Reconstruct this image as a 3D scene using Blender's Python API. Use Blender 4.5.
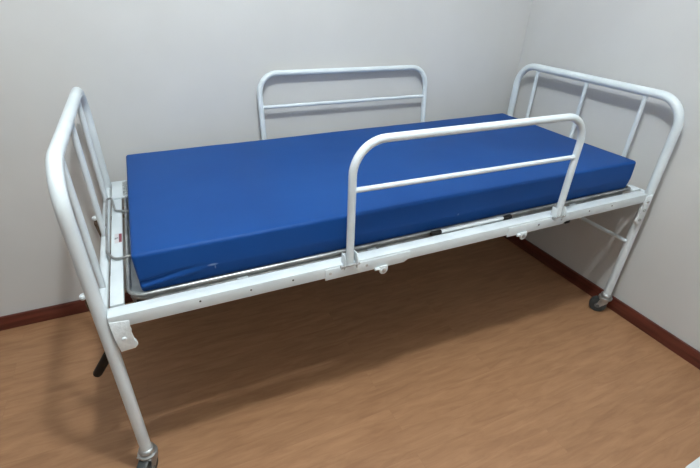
import bpy, bmesh, math, random
from mathutils import Vector, Matrix, noise

for o in list(bpy.data.objects): bpy.data.objects.remove(o, do_unlink=True)
S = bpy.context.scene
COL = S.collection
V = Vector

# ------------------------------------------------------------------ camera
CAM = V((0.1949, -0.9591, 1.3153)); YAW, PITCH, ROLL = 0.42714, -0.54569, 0.02369
F, PX, PY = 434.906, -7.686, 9.953
cd = bpy.data.cameras.new('camera'); cam = bpy.data.objects.new('camera', cd); COL.objects.link(cam)
fw = V((math.sin(YAW)*math.cos(PITCH), math.cos(YAW)*math.cos(PITCH), math.sin(PITCH)))
r0 = V((math.cos(YAW), -math.sin(YAW), 0)); u0 = r0.cross(fw)
rr = math.cos(ROLL)*r0 + math.sin(ROLL)*u0; uu = -math.sin(ROLL)*r0 + math.cos(ROLL)*u0
m = Matrix((rr, uu, -fw)).transposed().to_4x4(); m.translation = CAM
cam.matrix_world = m
cd.sensor_fit = 'HORIZONTAL'; cd.sensor_width = 36; cd.lens = F*36/700
cd.shift_x = -PX/700; cd.shift_y = PY/700; cd.clip_start = 0.02
S.camera = cam

# ------------------------------------------------------------------ world, light, exposure
w = bpy.data.worlds.new('world'); S.world = w; w.use_nodes = True
w.node_tree.nodes['Background'].inputs[0].default_value = (0.5, 0.5, 0.5, 1)
w.node_tree.nodes['Background'].inputs[1].default_value = 0.0
S.view_settings.view_transform = 'Standard'; S.view_settings.look = 'None'
S.view_settings.gamma = 1; S.view_settings.use_curve_mapping = False
S.view_settings.exposure = 0.54

def light(name, kind, loc, energy, color, **kw):
    d = bpy.data.lights.new(name, kind); d.energy = energy; d.color = color
    for k, v in kw.items(): setattr(d, k, v)
    o = bpy.data.objects.new(name, d); COL.objects.link(o); o.location = loc
    return o
light('ceiling_bulb', 'POINT', (0.50, -0.45, 2.52), 60, (0.905, 0.985, 1.0), shadow_soft_size=0.05)

# ------------------------------------------------------------------ materials
def new_mat(name, color, rough=0.5, metal=0.0, spec=0.5, coat=0.0):
    mt = bpy.data.materials.new(name); mt.use_nodes = True
    b = mt.node_tree.nodes['Principled BSDF']
    b.inputs['Base Color'].default_value = (*color, 1); b.inputs['Roughness'].default_value = rough
    b.inputs['Metallic'].default_value = metal; b.inputs['Specular IOR Level'].default_value = spec
    b.inputs['Coat Weight'].default_value = coat
    return mt, mt.node_tree, b

def noise_color(nt, b, c1, c2, scale=(1, 1, 1), nscale=5.0, detail=6, lo=0.35, hi=0.65, coord='Object'):
    tc = nt.nodes.new('ShaderNodeTexCoord'); mp = nt.nodes.new('ShaderNodeMapping')
    mp.inputs['Scale'].default_value = scale
    n = nt.nodes.new('ShaderNodeTexNoise'); n.inputs['Scale'].default_value = nscale; n.inputs['Detail'].default_value = detail
    cr = nt.nodes.new('ShaderNodeValToRGB')
    cr.color_ramp.elements[0].position = lo; cr.color_ramp.elements[0].color = (*c1, 1)
    cr.color_ramp.elements[1].position = hi; cr.color_ramp.elements[1].color = (*c2, 1)
    L = nt.links.new
    L(tc.outputs[coord], mp.inputs[0]); L(mp.outputs[0], n.inputs['Vector']); L(n.outputs['Fac'], cr.inputs[0])
    L(cr.outputs[0], b.inputs['Base Color'])
    return mp, n, cr

def bump(nt, b, vec, scale, strength, dist=0.002, detail=4):
    n = nt.nodes.new('ShaderNodeTexNoise'); n.inputs['Scale'].default_value = scale; n.inputs['Detail'].default_value = detail
    bp = nt.nodes.new('ShaderNodeBump'); bp.inputs['Strength'].default_value = strength; bp.inputs['Distance'].default_value = dist
    if vec is not None: nt.links.new(vec, n.inputs['Vector'])
    nt.links.new(n.outputs['Fac'], bp.inputs['Height']); nt.links.new(bp.outputs[0], b.inputs['Normal'])

# painted plaster
M_wall, nt, b = new_mat('painted_plaster', (.6, .59, .58), .75, spec=.2)
mp, n, cr = noise_color(nt, b, (.590, .583, .573), (.627, .622, .614), nscale=2.2, detail=3)
bump(nt, b, mp.outputs[0], 60, .12, .002)
M_ceil, nt, b = new_mat('ceiling_paint', (.75, .75, .74), .9)

# laminate floor: planks running along X
M_floor, nt, b = new_mat('wood_laminate', (.3, .18, .1), .42, spec=.4)
L = nt.links.new; N = nt.nodes.new
tc = N('ShaderNodeTexCoord')
mp = N('ShaderNodeMapping'); L(tc.outputs['Object'], mp.inputs[0])
br = N('ShaderNodeTexBrick'); br.offset = 0.37; br.inputs['Scale'].default_value = 1
br.inputs['Brick Width'].default_value = 1.25; br.inputs['Row Height'].default_value = 0.095
br.inputs['Mortar Size'].default_value = 0.0007; br.inputs['Mortar Smooth'].default_value = .3; br.inputs['Bias'].default_value = 0
br.inputs['Color1'].default_value = (0, 0, 0, 1); br.inputs['Color2'].default_value = (1, 1, 1, 1); br.inputs['Mortar'].default_value = (.5, .5, .5, 1)
L(mp.outputs[0], br.inputs['Vector'])
mp2 = N('ShaderNodeMapping'); mp2.inputs['Scale'].default_value = (3.2, 19, 1); L(tc.outputs['Object'], mp2.inputs[0])
va = N('ShaderNodeVectorMath'); va.operation = 'ADD'; L(mp2.outputs[0], va.inputs[0])
vm = N('ShaderNodeVectorMath'); vm.operation = 'SCALE'; vm.inputs['Scale'].default_value = 13.0
L(br.outputs['Color'], vm.inputs[0]); L(vm.outputs[0], va.inputs[1])
n1 = N('ShaderNodeTexNoise'); n1.inputs['Scale'].default_value = 2.0; n1.inputs['Detail'].default_value = 10; n1.inputs['Roughness'].default_value = .6
n1.inputs['Distortion'].default_value = .6
L(va.outputs[0], n1.inputs['Vector'])
cr = N('ShaderNodeValToRGB')
e = cr.color_ramp.elements
e[0].position = .33; e[0].color = (.308, .155, .078, 1); e[1].position = .69; e[1].color = (.417, .225, .118, 1)
x = cr.color_ramp.elements.new(.5); x.color = (.362, .19, .097, 1)
L(n1.outputs['Fac'], cr.inputs[0])
hs = N('ShaderNodeHueSaturation')
mr = N('ShaderNodeMapRange'); mr.inputs['To Min'].default_value = .965; mr.inputs['To Max'].default_value = 1.035
L(br.outputs['Color'], mr.inputs[0]); L(mr.outputs[0], hs.inputs['Value']); L(cr.outputs[0], hs.inputs['Color'])
mx = N('ShaderNodeMix'); mx.data_type = 'RGBA'; mx.inputs[7].default_value = (.24, .13, .07, 1)
sc = N('ShaderNodeMath'); sc.operation = 'MULTIPLY'; sc.inputs[1].default_value = .28
L(br.outputs['Fac'], sc.inputs[0]); L(sc.outputs[0], mx.inputs[0]); L(hs.outputs[0], mx.inputs[6]); L(mx.outputs[2], b.inputs['Base Color'])
bp = N('ShaderNodeBump'); bp.inputs['Strength'].default_value = .08; bp.inputs['Distance'].default_value = .002
L(n1.outputs['Fac'], bp.inputs['Height']); L(bp.outputs[0], b.inputs['Normal'])

M_base, nt, b = new_mat('varnished_dark_wood', (.11, .03, .02), .3, spec=.5)
noise_color(nt, b, (.085, .018, .012), (.15, .038, .024), scale=(3, 3, 40), nscale=1.5)

M_white, nt, b = new_mat('white_enamel', (.66, .73, .76), .34, spec=.5)
mp, n, cr = noise_color(nt, b, (.64, .70, .735), (.73, .79, .82), nscale=9, detail=5)
bump(nt, b, mp.outputs[0], 90, .12, .001)
M_rough, nt, b = new_mat('white_paint_over_weld', (.66, .72, .75), .45)
mp, n, cr = noise_color(nt, b, (.68, .73, .755), (.78, .83, .85), nscale=45, detail=5)
bump(nt, b, mp.outputs[0], 130, .6, .003)

M_blue, nt, b = new_mat('blue_vinyl', (.01, .06, .25), .5, spec=.16)
L = nt.links.new; N = nt.nodes.new
mp, n, cr = noise_color(nt, b, (.005, .052, .222), (.007, .062, .252), nscale=3.0, detail=4)
# scuffs with a shape of their own
def spot(prev, pt, rad, col, strength=.8, stretch=(1, 1, 1)):
    mpp = N('ShaderNodeMapping'); mpp.vector_type = 'POINT'
    mpp.inputs['Scale'].default_value = stretch
    mpp.inputs['Location'].default_value = [-p*s for p, s in zip(pt, stretch)]
    tcx = N('ShaderNodeTexCoord'); L(tcx.outputs['Object'], mpp.inputs[0])
    ln = N('ShaderNodeVectorMath'); ln.operation = 'LENGTH'; L(mpp.outputs[0], ln.inputs[0])
    r = N('ShaderNodeMapRange'); r.inputs['From Min'].default_value = rad*.4; r.inputs['From Max'].default_value = rad
    r.inputs['To Min'].default_value = strength; r.inputs['To Max'].default_value = 0
    L(ln.outputs['Value'], r.inputs[0])
    q = N('ShaderNodeMix'); q.data_type = 'RGBA'; q.inputs[7].default_value = (*col, 1)
    L(r.outputs[0], q.inputs[0]); L(prev, q.inputs[6])
    return q.outputs[2]
out = cr.outputs[0]
for pt, rad, st, sx in (((.278, .045, .665), .010, .5, (.6, 1, 2.2)), ((.284, .045, .655), .007, .6, (2.5, 1, .7)),
                        ((.744, .045, .728), .0035, .7, (1, 1, 1)), ((1.07, .045, .662), .005, .5, (1, 1, .7)),
                        ((.83, .045, .727), .003, .5, (1, 1, 1)), ((1.04, .045, .70), .0035, .35, (1, 1, 1))):
    out = spot(out, pt, rad, (.32, .42, .6), st, sx)
L(out, b.inputs['Base Color'])
bump(nt, b, mp.outputs[0], 260, .10, .001, 2)

M_steel, nt, b = new_mat('zinc_plated_steel', (.42, .43, .43), .38, metal=.75)
noise_color(nt, b, (.30, .31, .31), (.55, .56, .56), nscale=20)
M_grey, nt, b = new_mat('grey_painted_steel', (.30, .31, .30), .55, metal=.2)
noise_color(nt, b, (.31, .335, .345), (.43, .46, .47), nscale=12)
M_rubber, nt, b = new_mat('black_rubber', (.008, .007, .007), .6, spec=.25)
M_wheel, nt, b = new_mat('dark_grey_wheel_rubber', (.075, .085, .085), .45)
noise_color(nt, b, (.035, .042, .043), (.065, .075, .077), nscale=30)
M_hub, nt, b = new_mat('grey_wheel_hub', (.16, .175, .18), .4, metal=.4)
M_brown, nt, b = new_mat('rust_brown_steel', (.11, .075, .055), .5, metal=.4)
noise_color(nt, b, (.07, .045, .03), (.2, .15, .11), nscale=50)
M_hole, nt, b = new_mat('dark_bolt_recess', (.06, .06, .06), .7)
M_label, nt, b = new_mat('white_sticker', (.68, .66, .68), .5)
M_red, nt, b = new_mat('dark_red_print', (.22, .04, .06), .5)
M_silver, nt, b = new_mat('embossed_silver_plate', (.5, .53, .53), .35, metal=.5)
mp, n, cr = noise_color(nt, b, (.20, .22, .23), (.66, .7, .7), scale=(1, 1, 1), nscale=170, detail=2, lo=.42, hi=.58)
bump(nt, b, mp.outputs[0], 170, .5, .001)
M_plastic, nt, b = new_mat('pale_plastic', (.72, .76, .78), .4)

# ------------------------------------------------------------------ mesh helpers
def finish(name, bm, mat, parent=None, smooth=True, angle=35, label=None):
    me = bpy.data.meshes.new(name); bmesh.ops.recalc_face_normals(bm, faces=bm.faces)
    bm.to_mesh(me); bm.free()
    me.materials.append(mat)
    if smooth:
        for p in me.polygons: p.use_smooth = True
        me.set_sharp_from_angle(angle=math.radians(angle))
    o = bpy.data.objects.new(name, me); COL.objects.link(o)
    if parent is not None: o.parent = parent
    if label: o['label'] = label
    return o

def box(bm, x0, x1, y0, y1, z0, z1, bev=0.0, seg=2):
    t = bmesh.new(); bmesh.ops.create_cube(t, size=1)
    for v in t.verts: v.co = V((x0+(v.co.x+.5)*(x1-x0), y0+(v.co.y+.5)*(y1-y0), z0+(v.co.z+.5)*(z1-z0)))
    if bev: bmesh.ops.bevel(t, geom=t.edges[:], offset=bev, segments=seg, profile=.5, affect='EDGES')
    merge(bm, t)

def merge(bm, t):
    mp = {}
    for v in t.verts: mp[v] = bm.verts.new(v.co)
    for f in t.faces:
        try: bm.faces.new([mp[v] for v in f.verts])
        except ValueError: pass
    t.free()

def fillet(pts, rads, seg=10, closed=False):
    pts = [V(p) for p in pts]; out = []
    n = len(pts)
    for i, p in enumerate(pts):
        r = rads if isinstance(rads, (int, float)) else rads[i]
        if not closed and (i == 0 or i == n-1) or r <= 0: out.append(p); continue
        a = (pts[i-1]-p); c = (pts[(i+1) % n]-p); la, lc = a.length, c.length; a.normalize(); c.normalize()
        ang = a.angle(c); d = min(r/math.tan(ang/2), la*.49 if n > 2 else la, lc*.49 if n > 2 else lc)
        rr = d*math.tan(ang/2)
        cen = p+(a+c).normalized()*(rr/math.sin(ang/2))
        s, e = p+a*d, p+c*d; u = (s-cen); w2 = (e-cen); tot = u.angle(w2); ax = u.cross(w2).normalized()
        for k in range(seg+1): out.append(cen+Matrix.Rotation(tot*k/seg, 3, ax) @ u)
    return out

def tube(bm, path, r, seg=20, closed=False, cap=True):
    path = [V(p) for p in path]
    if not isinstance(r, (list, tuple)):
        q = []
        for i in range(len(path) if closed else len(path)-1):
            a, c = path[i], path[(i+1) % len(path)]; k = max(1, int((c-a).length/.08))
            q += [a.lerp(c, j/k) for j in range(k)]
        path = q if closed else q+[path[-1]]
    n = len(path)
    rs = r if isinstance(r, (list, tuple)) else [r]*n
    tang = []
    for i in range(n):
        a = path[i-1] if (i > 0 or closed) else path[i]; c = path[(i+1) % n] if (i < n-1 or closed) else path[i]
        tang.append((c-a).normalized())
    ref = V((0, 0, 1)) if abs(tang[0].z) < .9 else V((0, 1, 0))
    nrm = (ref-tang[0]*ref.dot(tang[0])).normalized(); rings = []
    for i in range(n):
        if i > 0: nrm = tang[i-1].rotation_difference(tang[i]) @ nrm
        nrm = (nrm-tang[i]*nrm.dot(tang[i])).normalized(); bn = tang[i].cross(nrm)
        rings.append([bm.verts.new(path[i]+rs[i]*(math.cos(2*math.pi*k/seg)*nrm+math.sin(2*math.pi*k/seg)*bn)) for k in range(seg)])
    for i in range(n if closed else n-1):
        A, B = rings[i], rings[(i+1) % n]
        for k in range(seg): bm.faces.new((A[k], A[(k+1) % seg], B[(k+1) % seg], B[k]))
    if cap and not closed:
        bm.faces.new(rings[0][::-1]); bm.faces.new(rings[-1])

def prism(bm, pts, axis, a, b_, bev=0.0):
    """polygon given in the two other axes, extruded along axis from a to b_"""
    def mk(p, v):
        q = list(p); q.insert(axis, v); return V(q)
    t = bmesh.new()
    A = [t.verts.new(mk(p, a)) for p in pts]; B = [t.verts.new(mk(p, b_)) for p in pts]; n = len(pts)
    t.faces.new(A); t.faces.new(B[::-1])
    for i in range(n): t.faces.new((A[i], A[(i+1) % n], B[(i+1) % n], B[i]))
    if bev: bmesh.ops.bevel(t, geom=t.edges[:], offset=bev, segments=2, profile=.5, affect='EDGES')
    merge(bm, t)

def lathe(bm, prof, centre, axis, seg=28):
    """profile of (radius, height) turned about axis through centre"""
    ax = V(axis).normalized(); ref = V((0, 0, 1)) if abs(ax.z) < .9 else V((1, 0, 0))
    u = (ref-ax*ref.dot(ax)).normalized(); v = ax.cross(u); c = V(centre); rings = []
    for r, h in prof:
        rings.append([bm.verts.new(c+ax*h+max(r, 1e-5)*(math.cos(2*math.pi*k/seg)*u+math.sin(2*math.pi*k/seg)*v)) for k in range(seg)])
    for A, B in zip(rings, rings[1:]):
        for k in range(seg): bm.faces.new((A[k], A[(k+1) % seg], B[(k+1) % seg], B[k]))
    bm.faces.new(rings[0][::-1]); bm.faces.new(rings[-1])

# ------------------------------------------------------------------ the room
YB, XR, XL, YF, ZC = 0.913, 2.048, -3.6, -1.75, 2.7
def slab(name, *d, mat=M_wall):
    bm = bmesh.new(); box(bm, *d); o = finish(name, bm, mat, smooth=False); o['kind'] = 'structure'; return o
slab('floor', XL, XR, YF, YB, -.1, 0, mat=M_floor)
slab('wall_back', XL-.1, XR+.1, YB, YB+.1, -.1, ZC+.1)
slab('wall_right', XR, XR+.1, YF, YB, -.1, ZC+.1)
slab('wall_left', XL-.1, XL, YF, YB, -.1, ZC+.1)
slab('wall_front', XL-.1, XR+.1, YF-.1, YF, -.1, ZC+.1)
slab('ceiling', XL, XR, YF, YB, ZC, ZC+.1, mat=M_ceil)
def baseboard(name, x0, x1, y0, y1):
    bm = bmesh.new(); box(bm, x0, x1, y0, y1, 0, .066, .003); o = finish(name, bm, M_base); o['kind'] = 'structure'
baseboard('baseboard_back', XL, XR, YB-.013, YB)
baseboard('baseboard_right', XR-.013, XR, YF, YB-.013)
baseboard('baseboard_left', XL, XL+.013, YF, YB-.013)

# ------------------------------------------------------------------ the bed
bed = bpy.data.objects.new('hospital_bed', None); COL.objects.link(bed); bed.location = (0, 0, 0)
bed['label'] = 'white tubular steel hospital bed frame with barred ends, two side rails and castors'
bed['category'] = 'bed'
LX, W = 1.98, 0.83
RP = .0160
ZR = .620        # top of the side rails of the frame

def end_frame(x, top, name, barr, by):
    bm = bmesh.new()
    tube(bm, fillet([(x, 0, .098), (x, 0, top), (x, W, top), (x, W, .098)], .10, 12), RP, 24)
    fr = finish(name, bm, M_white, bed)
    # cross tube at frame height that the bars stand on
    bm = bmesh.new(); tube(bm, [(x, .010, .598), (x, W-.010, .598)], .0135, 20)
    finish('crossbar', bm, M_white, bed)
    for y in by:
        bm = bmesh.new(); tube(bm, [(x, y, .598), (x, y, top-.006)], barr, 14)
        finish('vertical_bar', bm, M_white, bed)
    return fr
end_frame(0, .984, 'head_frame', .0088, (.135, .425, .69))
end_frame(LX, .970, 'foot_frame', .0082, (.155, .427, .71))
# thin lower tie between the foot posts
bm = bmesh.new(); tube(bm, [(LX-.016, .0, .386), (LX-.016, W, .386)], .0078, 12); finish('lower_tie_bar', bm, M_white, bed)

# long rails of the frame (angle iron) with the drilled holes
for s, (y0, y1, yi) in enumerate(((-.020, .019, .0), (W-.005, W+.020, .0))):
    bm = bmesh.new()
    prof = [(y0, ZR), (y1, ZR), (y1, ZR-.004), (y0+.004, ZR-.004), (y0+.004, ZR-.036), (y0, ZR-.036)] if s == 0 else \
           [(y0, ZR), (y1, ZR), (y1, ZR-.036), (y1-.004, ZR-.036), (y1-.004, ZR-.004), (y0, ZR-.004)]
    prism(bm, prof, 0, .016, LX-.046, .0012)
    rail = finish('frame_rail', bm, M_white, bed)
    if s == 0:
        for hx, hz in ((.228, .607), (.359, .605), (.476, .605), (1.62, .605), (1.74, .605)):
            bm = bmesh.new(); lathe(bm, [(.0028, 0), (.0028, .0006)], (hx, y0, hz), (0, -1, 0), 12)
            finish('rail_hole', bm, M_hole, rail, label='dark drilled hole')
# grey lip of the mattress tray seen in the gap beside the near rail
bm = bmesh.new(); box(bm, .053, 1.93, .0175, .0315, .600, .604, .0008); finish('tray_lip', bm, M_grey, bed, label='grey steel lip beside the mattress')
# end rails
bm = bmesh.new(); box(bm, .021, .053, .026, W-.026, .608, .621, .0015); finish('end_rail', bm, M_white, bed)
bm = bmesh.new(); box(bm, LX-.062, LX-.020, .026, W-.026, .608, .621, .0015); finish('end_rail', bm, M_white, bed)

# welded corner brackets
def corner_bracket(x0, sx, y, pts, bolts):
    bm = bmesh.new(); prism(bm, [(x0+sx*a, z) for a, z in pts], 1, y-.0045, y+.0045, .0015)
    o = finish('corner_bracket', bm, M_rough, bed)
    for a, z in bolts:
        bm = bmesh.new(); sg = -1 if y < .4 else 1
        lathe(bm, [(.0062, 0), (.0062, .003), (.0045, .0048)], (x0+sx*a, y+sg*.0045, z), (0, sg, 0), 10)
        finish('bolt', bm, M_steel if sx < 0 else M_rough, o)
headpts = [(.003, .606), (.048, .600), (.044, .577), (.047, .568), (.043, .560), (.045, .537), (.050, .532), (.052, .520), (.044, .511), (.010, .509), (.006, .55)]
footpts = [(-.002, .612), (.036, .606), (.038, .58), (.032, .57), (.038, .56), (.034, .52), (.040, .50), (.030, .485), (.000, .482)]
for y in (-.0172, W+.0172):
    corner_bracket(.012, 1, y, headpts, [(.026, .548)])
    corner_bracket(LX-.010, -1, y, footpts, [(.018, .585), (.020, .548), (.024, .505)])

# castors
def castor(x, y, ang):
    c = bpy.data.objects.new('castor', None)
    bm = bmesh.new()
    lathe(bm, [(.0200, .088), (.0225, .089), (.0235, .094), (.0230, .099), (.0190, .104), (.0162, .105)], (x, y, 0), (0, 0, 1), 28)
    lathe(bm, [(.015, .074), (.0270, .075), (.0290, .080), (.0280, .085), (.015, .088)], (x, y, 0), (0, 0, 1), 28)
    d = V((math.cos(ang), math.sin(ang), 0)); n = V((-d.y, d.x, 0)); c0 = V((x, y, 0)); wc = c0+d*.019+V((0, 0, .036))
    # fork cheeks
    for s in (-1, 1):
        P = [c0-d*.016+V((0, 0, .079)), c0+d*.018+V((0, 0, .079)), wc+d*.007+V((0, 0, .006)), wc+d*.004-V((0, 0, .007)), wc-d*.005-V((0, 0, .007)), c0-d*.014+V((0, 0, .062))]
        A = [bm.verts.new(p+n*s*.0225) for p in P]; B = [bm.verts.new(p+n*s*.0200) for p in P]
        bm.faces.new(A); bm.faces.new(B[::-1])
        for i in range(6): bm.faces.new((A[i], A[(i+1) % 6], B[(i+1) % 6], B[i]))
    # fork crown
    P = [c0-d*.018+n*.0225, c0+d*.024+n*.0225, c0+d*.024-n*.0225, c0-d*.018-n*.0225]
    A = [bm.verts.new(p+V((0, 0, .0795))) for p in P]; B = [bm.verts.new(p+V((0, 0, .0765))) for p in P]
    bm.faces.new(A); bm.faces.new(B[::-1])
    for i in range(4): bm.faces.new((A[i], A[(i+1) % 4], B[(i+1) % 4], B[i]))
    k = finish('castor', bm, M_steel, bed, label='zinc plated castor fork and collar')
    bm = bmesh.new()
    lathe(bm, [(.010, -.0165), (.028, -.0165), (.034, -.015), (.036, -.010), (.036, .010), (.034, .015), (.028, .0165), (.010, .0165)], wc, n, 36)
    finish('castor_wheel', bm, M_wheel, k, label='dark grey rubber wheel')
    bm = bmesh.new(); lathe(bm, [(.006, -.0245), (.008, -.0240), (.009, -.0180), (.013, -.0176), (.014, -.0160), (.014, .0160), (.013, .0176), (.009, .0180), (.008, .0240), (.006, .0245)], wc, n, 20)
    finish('wheel_hub', bm, M_hub, k)
castor(0, 0, math.radians(-125)); castor(LX, 0, math.radians(125))
castor(0, W, math.radians(-60)); castor(LX, W, math.radians(160))

# fold-down side rails
def side_rail(y, out, xa, xb, ta, tb_, ma, mb, lean=0.0, rad=.090):
    zb = .614
    bm = bmesh.new()
    ly = lambda z: y+lean*(z-zb)
    tube(bm, fillet([(xa, y, zb), (xa, ly(ta), ta), (xb, ly(tb_), tb_), (xb, y, zb)], rad, 12), .0112, 20)
    r = finish('side_rail', bm, M_white, bed)
    bm = bmesh.new(); tube(bm, [(xa+.004, ly(ma), ma), (xb-.004, ly(mb), mb)], .0074, 14); finish('middle_bar', bm, M_white, r)
    yf = y-out*.0125   # plane of the face behind the post
    for x in (xa, xb):
        # channel clip around the post
        bm = bmesh.new()
        a, b2 = sorted((yf, yf+out*.003))
        box(bm, x-.021, x+.021, a, b2, .6205, .648, .001)
        for s in (-1, 1):
            a, b2 = sorted((yf, yf+out*.027))
            pts = [(a, .606), (b2, .606), (b2, .640), (b2-.006, .652), (a, .652)] if out > 0 else \
                  [(a, .606), (a, .640), (a+.006, .652), (b2, .652), (b2, .606)]
            x0, x1 = sorted((x+s*.0175, x+s*.0210))
            prism(bm, pts, 0, x0, x1, .0008)
        c = finish('rail_socket', bm, M_rough, bed)
        bm = bmesh.new()
        tube(bm, [(x-.030, yf+out*.0245, .619), (x+.027, yf+out*.0245, .619)], .0032, 10)
        lathe(bm, [(.0058, 0), (.0058, .005)], (x-.033, yf+out*.0245, .619), (1, 0, 0), 8)
        finish('pivot_pin', bm, M_steel, c, label='steel pivot pin')
side_rail(-.020, -1, .647, 1.455, .977, .971, .845, .835); side_rail(W+.020, 1, .640, 1.448, .981, .971, .850, .841, .105, .078)
# mounting plates riveted over the rail under each post
for y, sg in ((-.020, -1), (W+.020, 1)):
    for x0, x1, h in ((.571, .850, (.586, .702)), (1.235, 1.512, (1.372, 1.480))):
        bm = bmesh.new(); a, b2 = sorted((y, y+sg*.0028))
        prism(bm, [(x0, .614), (x1, .614), (x1, .590), (x1-.02, .578), (x0, .578)], 1, a, b2, .0006)
        pl = finish('mounting_plate', bm, M_white, bed)
        for hx in h:
            bm = bmesh.new(); lathe(bm, [(.0044, 0), (.0044, .0010), (.002, .0016)], (hx, y+sg*.0028, .599), (0, sg, 0), 12)
            finish('rivet', bm, M_steel, pl, label='grey rivet')
    # pull lugs hanging below the rail
    for x in (.757, 1.305):
        bm = bmesh.new(); a, b2 = sorted((y+sg*.0032, y+sg*.0095)); cz = .571; R = .0140
        pts = [(x-R, .586)]+[(x+R*math.cos(t), cz+R*math.sin(t)) for t in [math.pi+math.pi*i/10 for i in range(11)]]+[(x+R, .586)]
        prism(bm, pts, 1, a, b2, .0015)
        lg = finish('latch_lug', bm, M_rough, bed)
        bm = bmesh.new(); lathe(bm, [(.0070, 0), (.0070, .002), (.0045, .003)], (x, y+sg*.0093, cz), (0, sg, 0), 16)
        finish('lug_bolt', bm, M_steel, lg, label='round steel bolt')
        bm = bmesh.new(); tube(bm, [(x-.028, y+sg*.005, .578), (x-.010, y+sg*.005, .578)], .0048, 12)
        finish('latch_pin', bm, M_rough, lg)
bm = bmesh.new(); box(bm, 1.508, 1.532, -.022, -.012, .574, .585, .002); finish('stop_pad', bm, M_rubber, bed, label='small black rubber stop')

# mattress support: grey sheet deck with a steel rod rim
bm = bmesh.new()
pts = [(x, y) for x, y, z in fillet([(.062, .0430, 0), (1.920, .0430, 0), (1.920, W-.012, 0), (.062, W-.012, 0)], .055, 8, True)]
prism(bm, pts, 2, .610, .6160)
deck = finish('mattress_deck', bm, M_grey, bed, label='grey sheet steel mattress deck with rod rim')
bm = bmesh.new(); tube(bm, fillet([(.066, .0418, .622), (1.920, .0418, .622), (1.920, W-.0115, .622), (.066, W-.0115, .622)], [.037, .015, .012, .015], 10, True), .0055, 12, True)
finish('deck_rim_rod', bm, M_steel, deck)
bm = bmesh.new(); tube(bm, fillet([(.067, .0440, .6040), (1.917, .0440, .6040), (1.917, W-.0125, .6040), (.067, W-.0125, .6040)], .060, 10, True), .0052, 12, True)
finish('deck_rim_rod', bm, M_steel, deck)
# cross slats under the deck
for x in (.35, .75, 1.15, 1.6):
    bm = bmesh.new(); box(bm, x-.015, x+.015, .036, W-.010, .588, .6095, .001); finish('cross_slat', bm, M_white, bed)
# retaining hoop at the head end
bm = bmesh.new()
tube(bm, fillet([(.088, .238, .6290), (.034, .235, .6265), (.013, .28, .6265), (.010, .44, .634), (.008, .64, .638), (.022, .660, .634), (.034, .560, .628), (.088, .530, .6290)], .022, 6), .0036, 10)
finish('retaining_hoop', bm, M_steel, bed, label='bent steel rod hoop at the barred head end')
# corner plate with embossed maker plate and small sticker on the end rail
bm = bmesh.new(); box(bm, .021, .089, .668, .822, .6205, .6275, .0015); cp = finish('corner_plate', bm, M_white, bed)
bm = bmesh.new(); box(bm, .058, .080, .680, .812, .6275, .6290, .0005); finish('embossed_label', bm, M_silver, cp, label='silver embossed label')
bm = bmesh.new(); box(bm, .031, .053, .340, .400, .6210, .6214); st = finish('sticker', bm, M_label, bed, label='small white and red sticker')
bm = bmesh.new(); box(bm, .043, .051, .343, .397, .6214, .6216)
finish('sticker_print', bm, M_red, st)
bm = bmesh.new(); lathe(bm, [(.0062, 0), (.0062, .0002)], (.036, .370, .6214), (0, 0, 1), 16)
finish('sticker_mark', bm, M_silver, st)

# white strut with black end sleeves lying along the near rail
bm = bmesh.new(); tube(bm, [(.990, .0262, .6255), (1.248, .0262, .6255)], .0062, 14); sk = finish('strut_tube', bm, M_plastic, bed)
for x0, x1 in ((.955, .992), (1.246, 1.283)):
    bm = bmesh.new(); tube(bm, [(x0, .0262, .6245), (x0+.004, .0262, .625), (x1-.004, .0262, .6255), (x1, .0262, .6255)], [.0060, .0084, .0084, .0070], 14)
    finish('black_sleeve', bm, M_rubber, sk, label='black end sleeve')

# cranks hanging at the head end
for y, cz in ((.175, .0), (.690, -.014)):
    bm = bmesh.new()
    tube(bm, [(.10, y, .556+cz), (-.050, y, .556+cz)], .0070, 14)
    tube(bm, fillet([(-.050, y, .560+cz), (-.055, y+.003, .540+cz), (-.034, y+.020, .345)], .01, 5), .0060, 12)
    ck = finish('crank', bm, M_brown, bed, label='rust brown steel crank arm')
    bm = bmesh.new(); lathe(bm, [(.006, -.006), (.0098, -.004), (.0105, .003), (.0075, .008)], (-.058+(.006 if cz else 0), y, .564+cz), (-.35, 0, 1), 16)
    finish('crank_boss', bm, M_white, ck, label='white painted crank boss')
    bm = bmesh.new(); a = V((-.034, y+.022, .352)); e2 = V((-.110, y+.064, .222))
    tube(bm, [a, a.lerp(e2, .03), a.lerp(e2, .96), e2], [.0120, .0140, .0140, .0125], 16)
    finish('crank_handle', bm, M_rubber, ck, label='black rubber hand grip')

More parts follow.
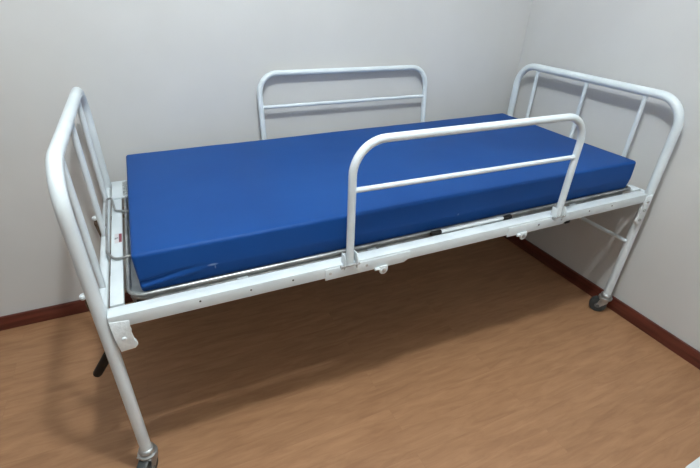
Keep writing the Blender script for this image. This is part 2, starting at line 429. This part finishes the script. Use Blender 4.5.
# ------------------------------------------------------------------ the mattress
def rounded_block(x0, x1, y0, y1, z0, z1, r, step):
    def ax(a, b2):

        q = [a, a+r*.12, a+r*.35, a+r*.65, a+r]; n = max(2, int((b2-a-2*r)/step)); n2 = n
        q += [a+r+(b2-a-2*r)*i/n2 for i in range(1, n2)]
        q += [b2-r, b2-r*.65, b2-r*.35, b2-r*.12, b2]; return q
    X, Y = ax(x0, x1), ax(y0, y1); step = .0035; Z = ax(z0, z1); bm = bmesh.new(); cache = {}
    def vert(p):
        k = tuple(round(c, 6) for c in p)
        if k not in cache: cache[k] = bm.verts.new(p)
        return cache[k]
    for A, B, f in ((X, Y, lambda a, b2, s: (a, b2, z1 if s else z0)), (X, Z, lambda a, b2, s: (a, y1 if s else y0, b2)), (Y, Z, lambda a, b2, s: (x1 if s else x0, a, b2))):
        for s in (0, 1):
            for i in range(len(A)-1):
                for j in range(len(B)-1):
                    bm.faces.new([vert(f(A[i], B[j], s)), vert(f(A[i+1], B[j], s)), vert(f(A[i+1], B[j+1], s)), vert(f(A[i], B[j+1], s))])
    for v in bm.verts:
        p = v.co; c = V((min(max(p.x, x0+r), x1-r), min(max(p.y, y0+r), y1-r), min(max(p.z, z0+r), z1-r)))
        d = p-c
        if d.length > 1e-9: v.co = c+d.normalized()*r
    return bm
MX0, MX1, MY0, MY1, MZ0, MZ1 = .092, 1.909, .0500, .8115, .6170, .735
bm = rounded_block(MX0, MX1, MY0, MY1, MZ0, MZ1, .010, .0125)
for v in bm.verts:
    p = v.co.copy(); nz = noise.noise(p*3.1); n2 = noise.noise(p*9)
    if p.z > MZ1-.02: v.co.z += nz*.0022+n2*.0006
    e1 = max(0, 1-abs(p.y-MY0)/.02)
    # shallow crease on the near side towards the head end, and a slight bulge of the face
    h = (p.z-MZ0)/(MZ1-MZ0)
    v.co.y += e1*(nz*.0015-.003*math.sin(math.pi*min(max(h, 0), 1)))
    fall = max(0, min(1, (.30-p.x)/.20)); fall = fall*fall*(3-2*fall)
    zc = .652+.10*(p.x-.09)+.0015*math.sin(p.x*40)
    v.co.y += e1*fall*(.0065*math.exp(-((p.z-zc)/.006)**2)-.0050*math.exp(-((p.z-zc+.012)/.007)**2))
    # bottom near head corner tucks in
    k = max(0, 1-h)*max(0, 1-(p.x-MX0)/.10)
    v.co.x += .005*max(0, 1-h)*max(0, 1-(p.x-MX0)/.06)
    v.co.y += .006*e1*max(0, 1-h*2.5)
mat_o = finish('mattress', bm, M_blue, angle=60)
mat_o['label'] = 'blue vinyl covered foam mattress lying on the white bed frame'
mat_o['category'] = 'mattress'

# ------------------------------------------------------------------ pale mat whose corner shows at the lower right
bm = bmesh.new()
pts = fillet([(1.535, -.665, 0), (2.00, -.640, 0), (2.02, -1.25, 0), (1.47, -1.25, 0)], .02, 5, True)
prism(bm, [(p.x, p.y) for p in pts], 2, 0, .012, .003)
o = finish('floor_mat', bm, M_plastic)
o['label'] = 'pale grey flat mat on the floor at the lower right corner'; o['category'] = 'mat'
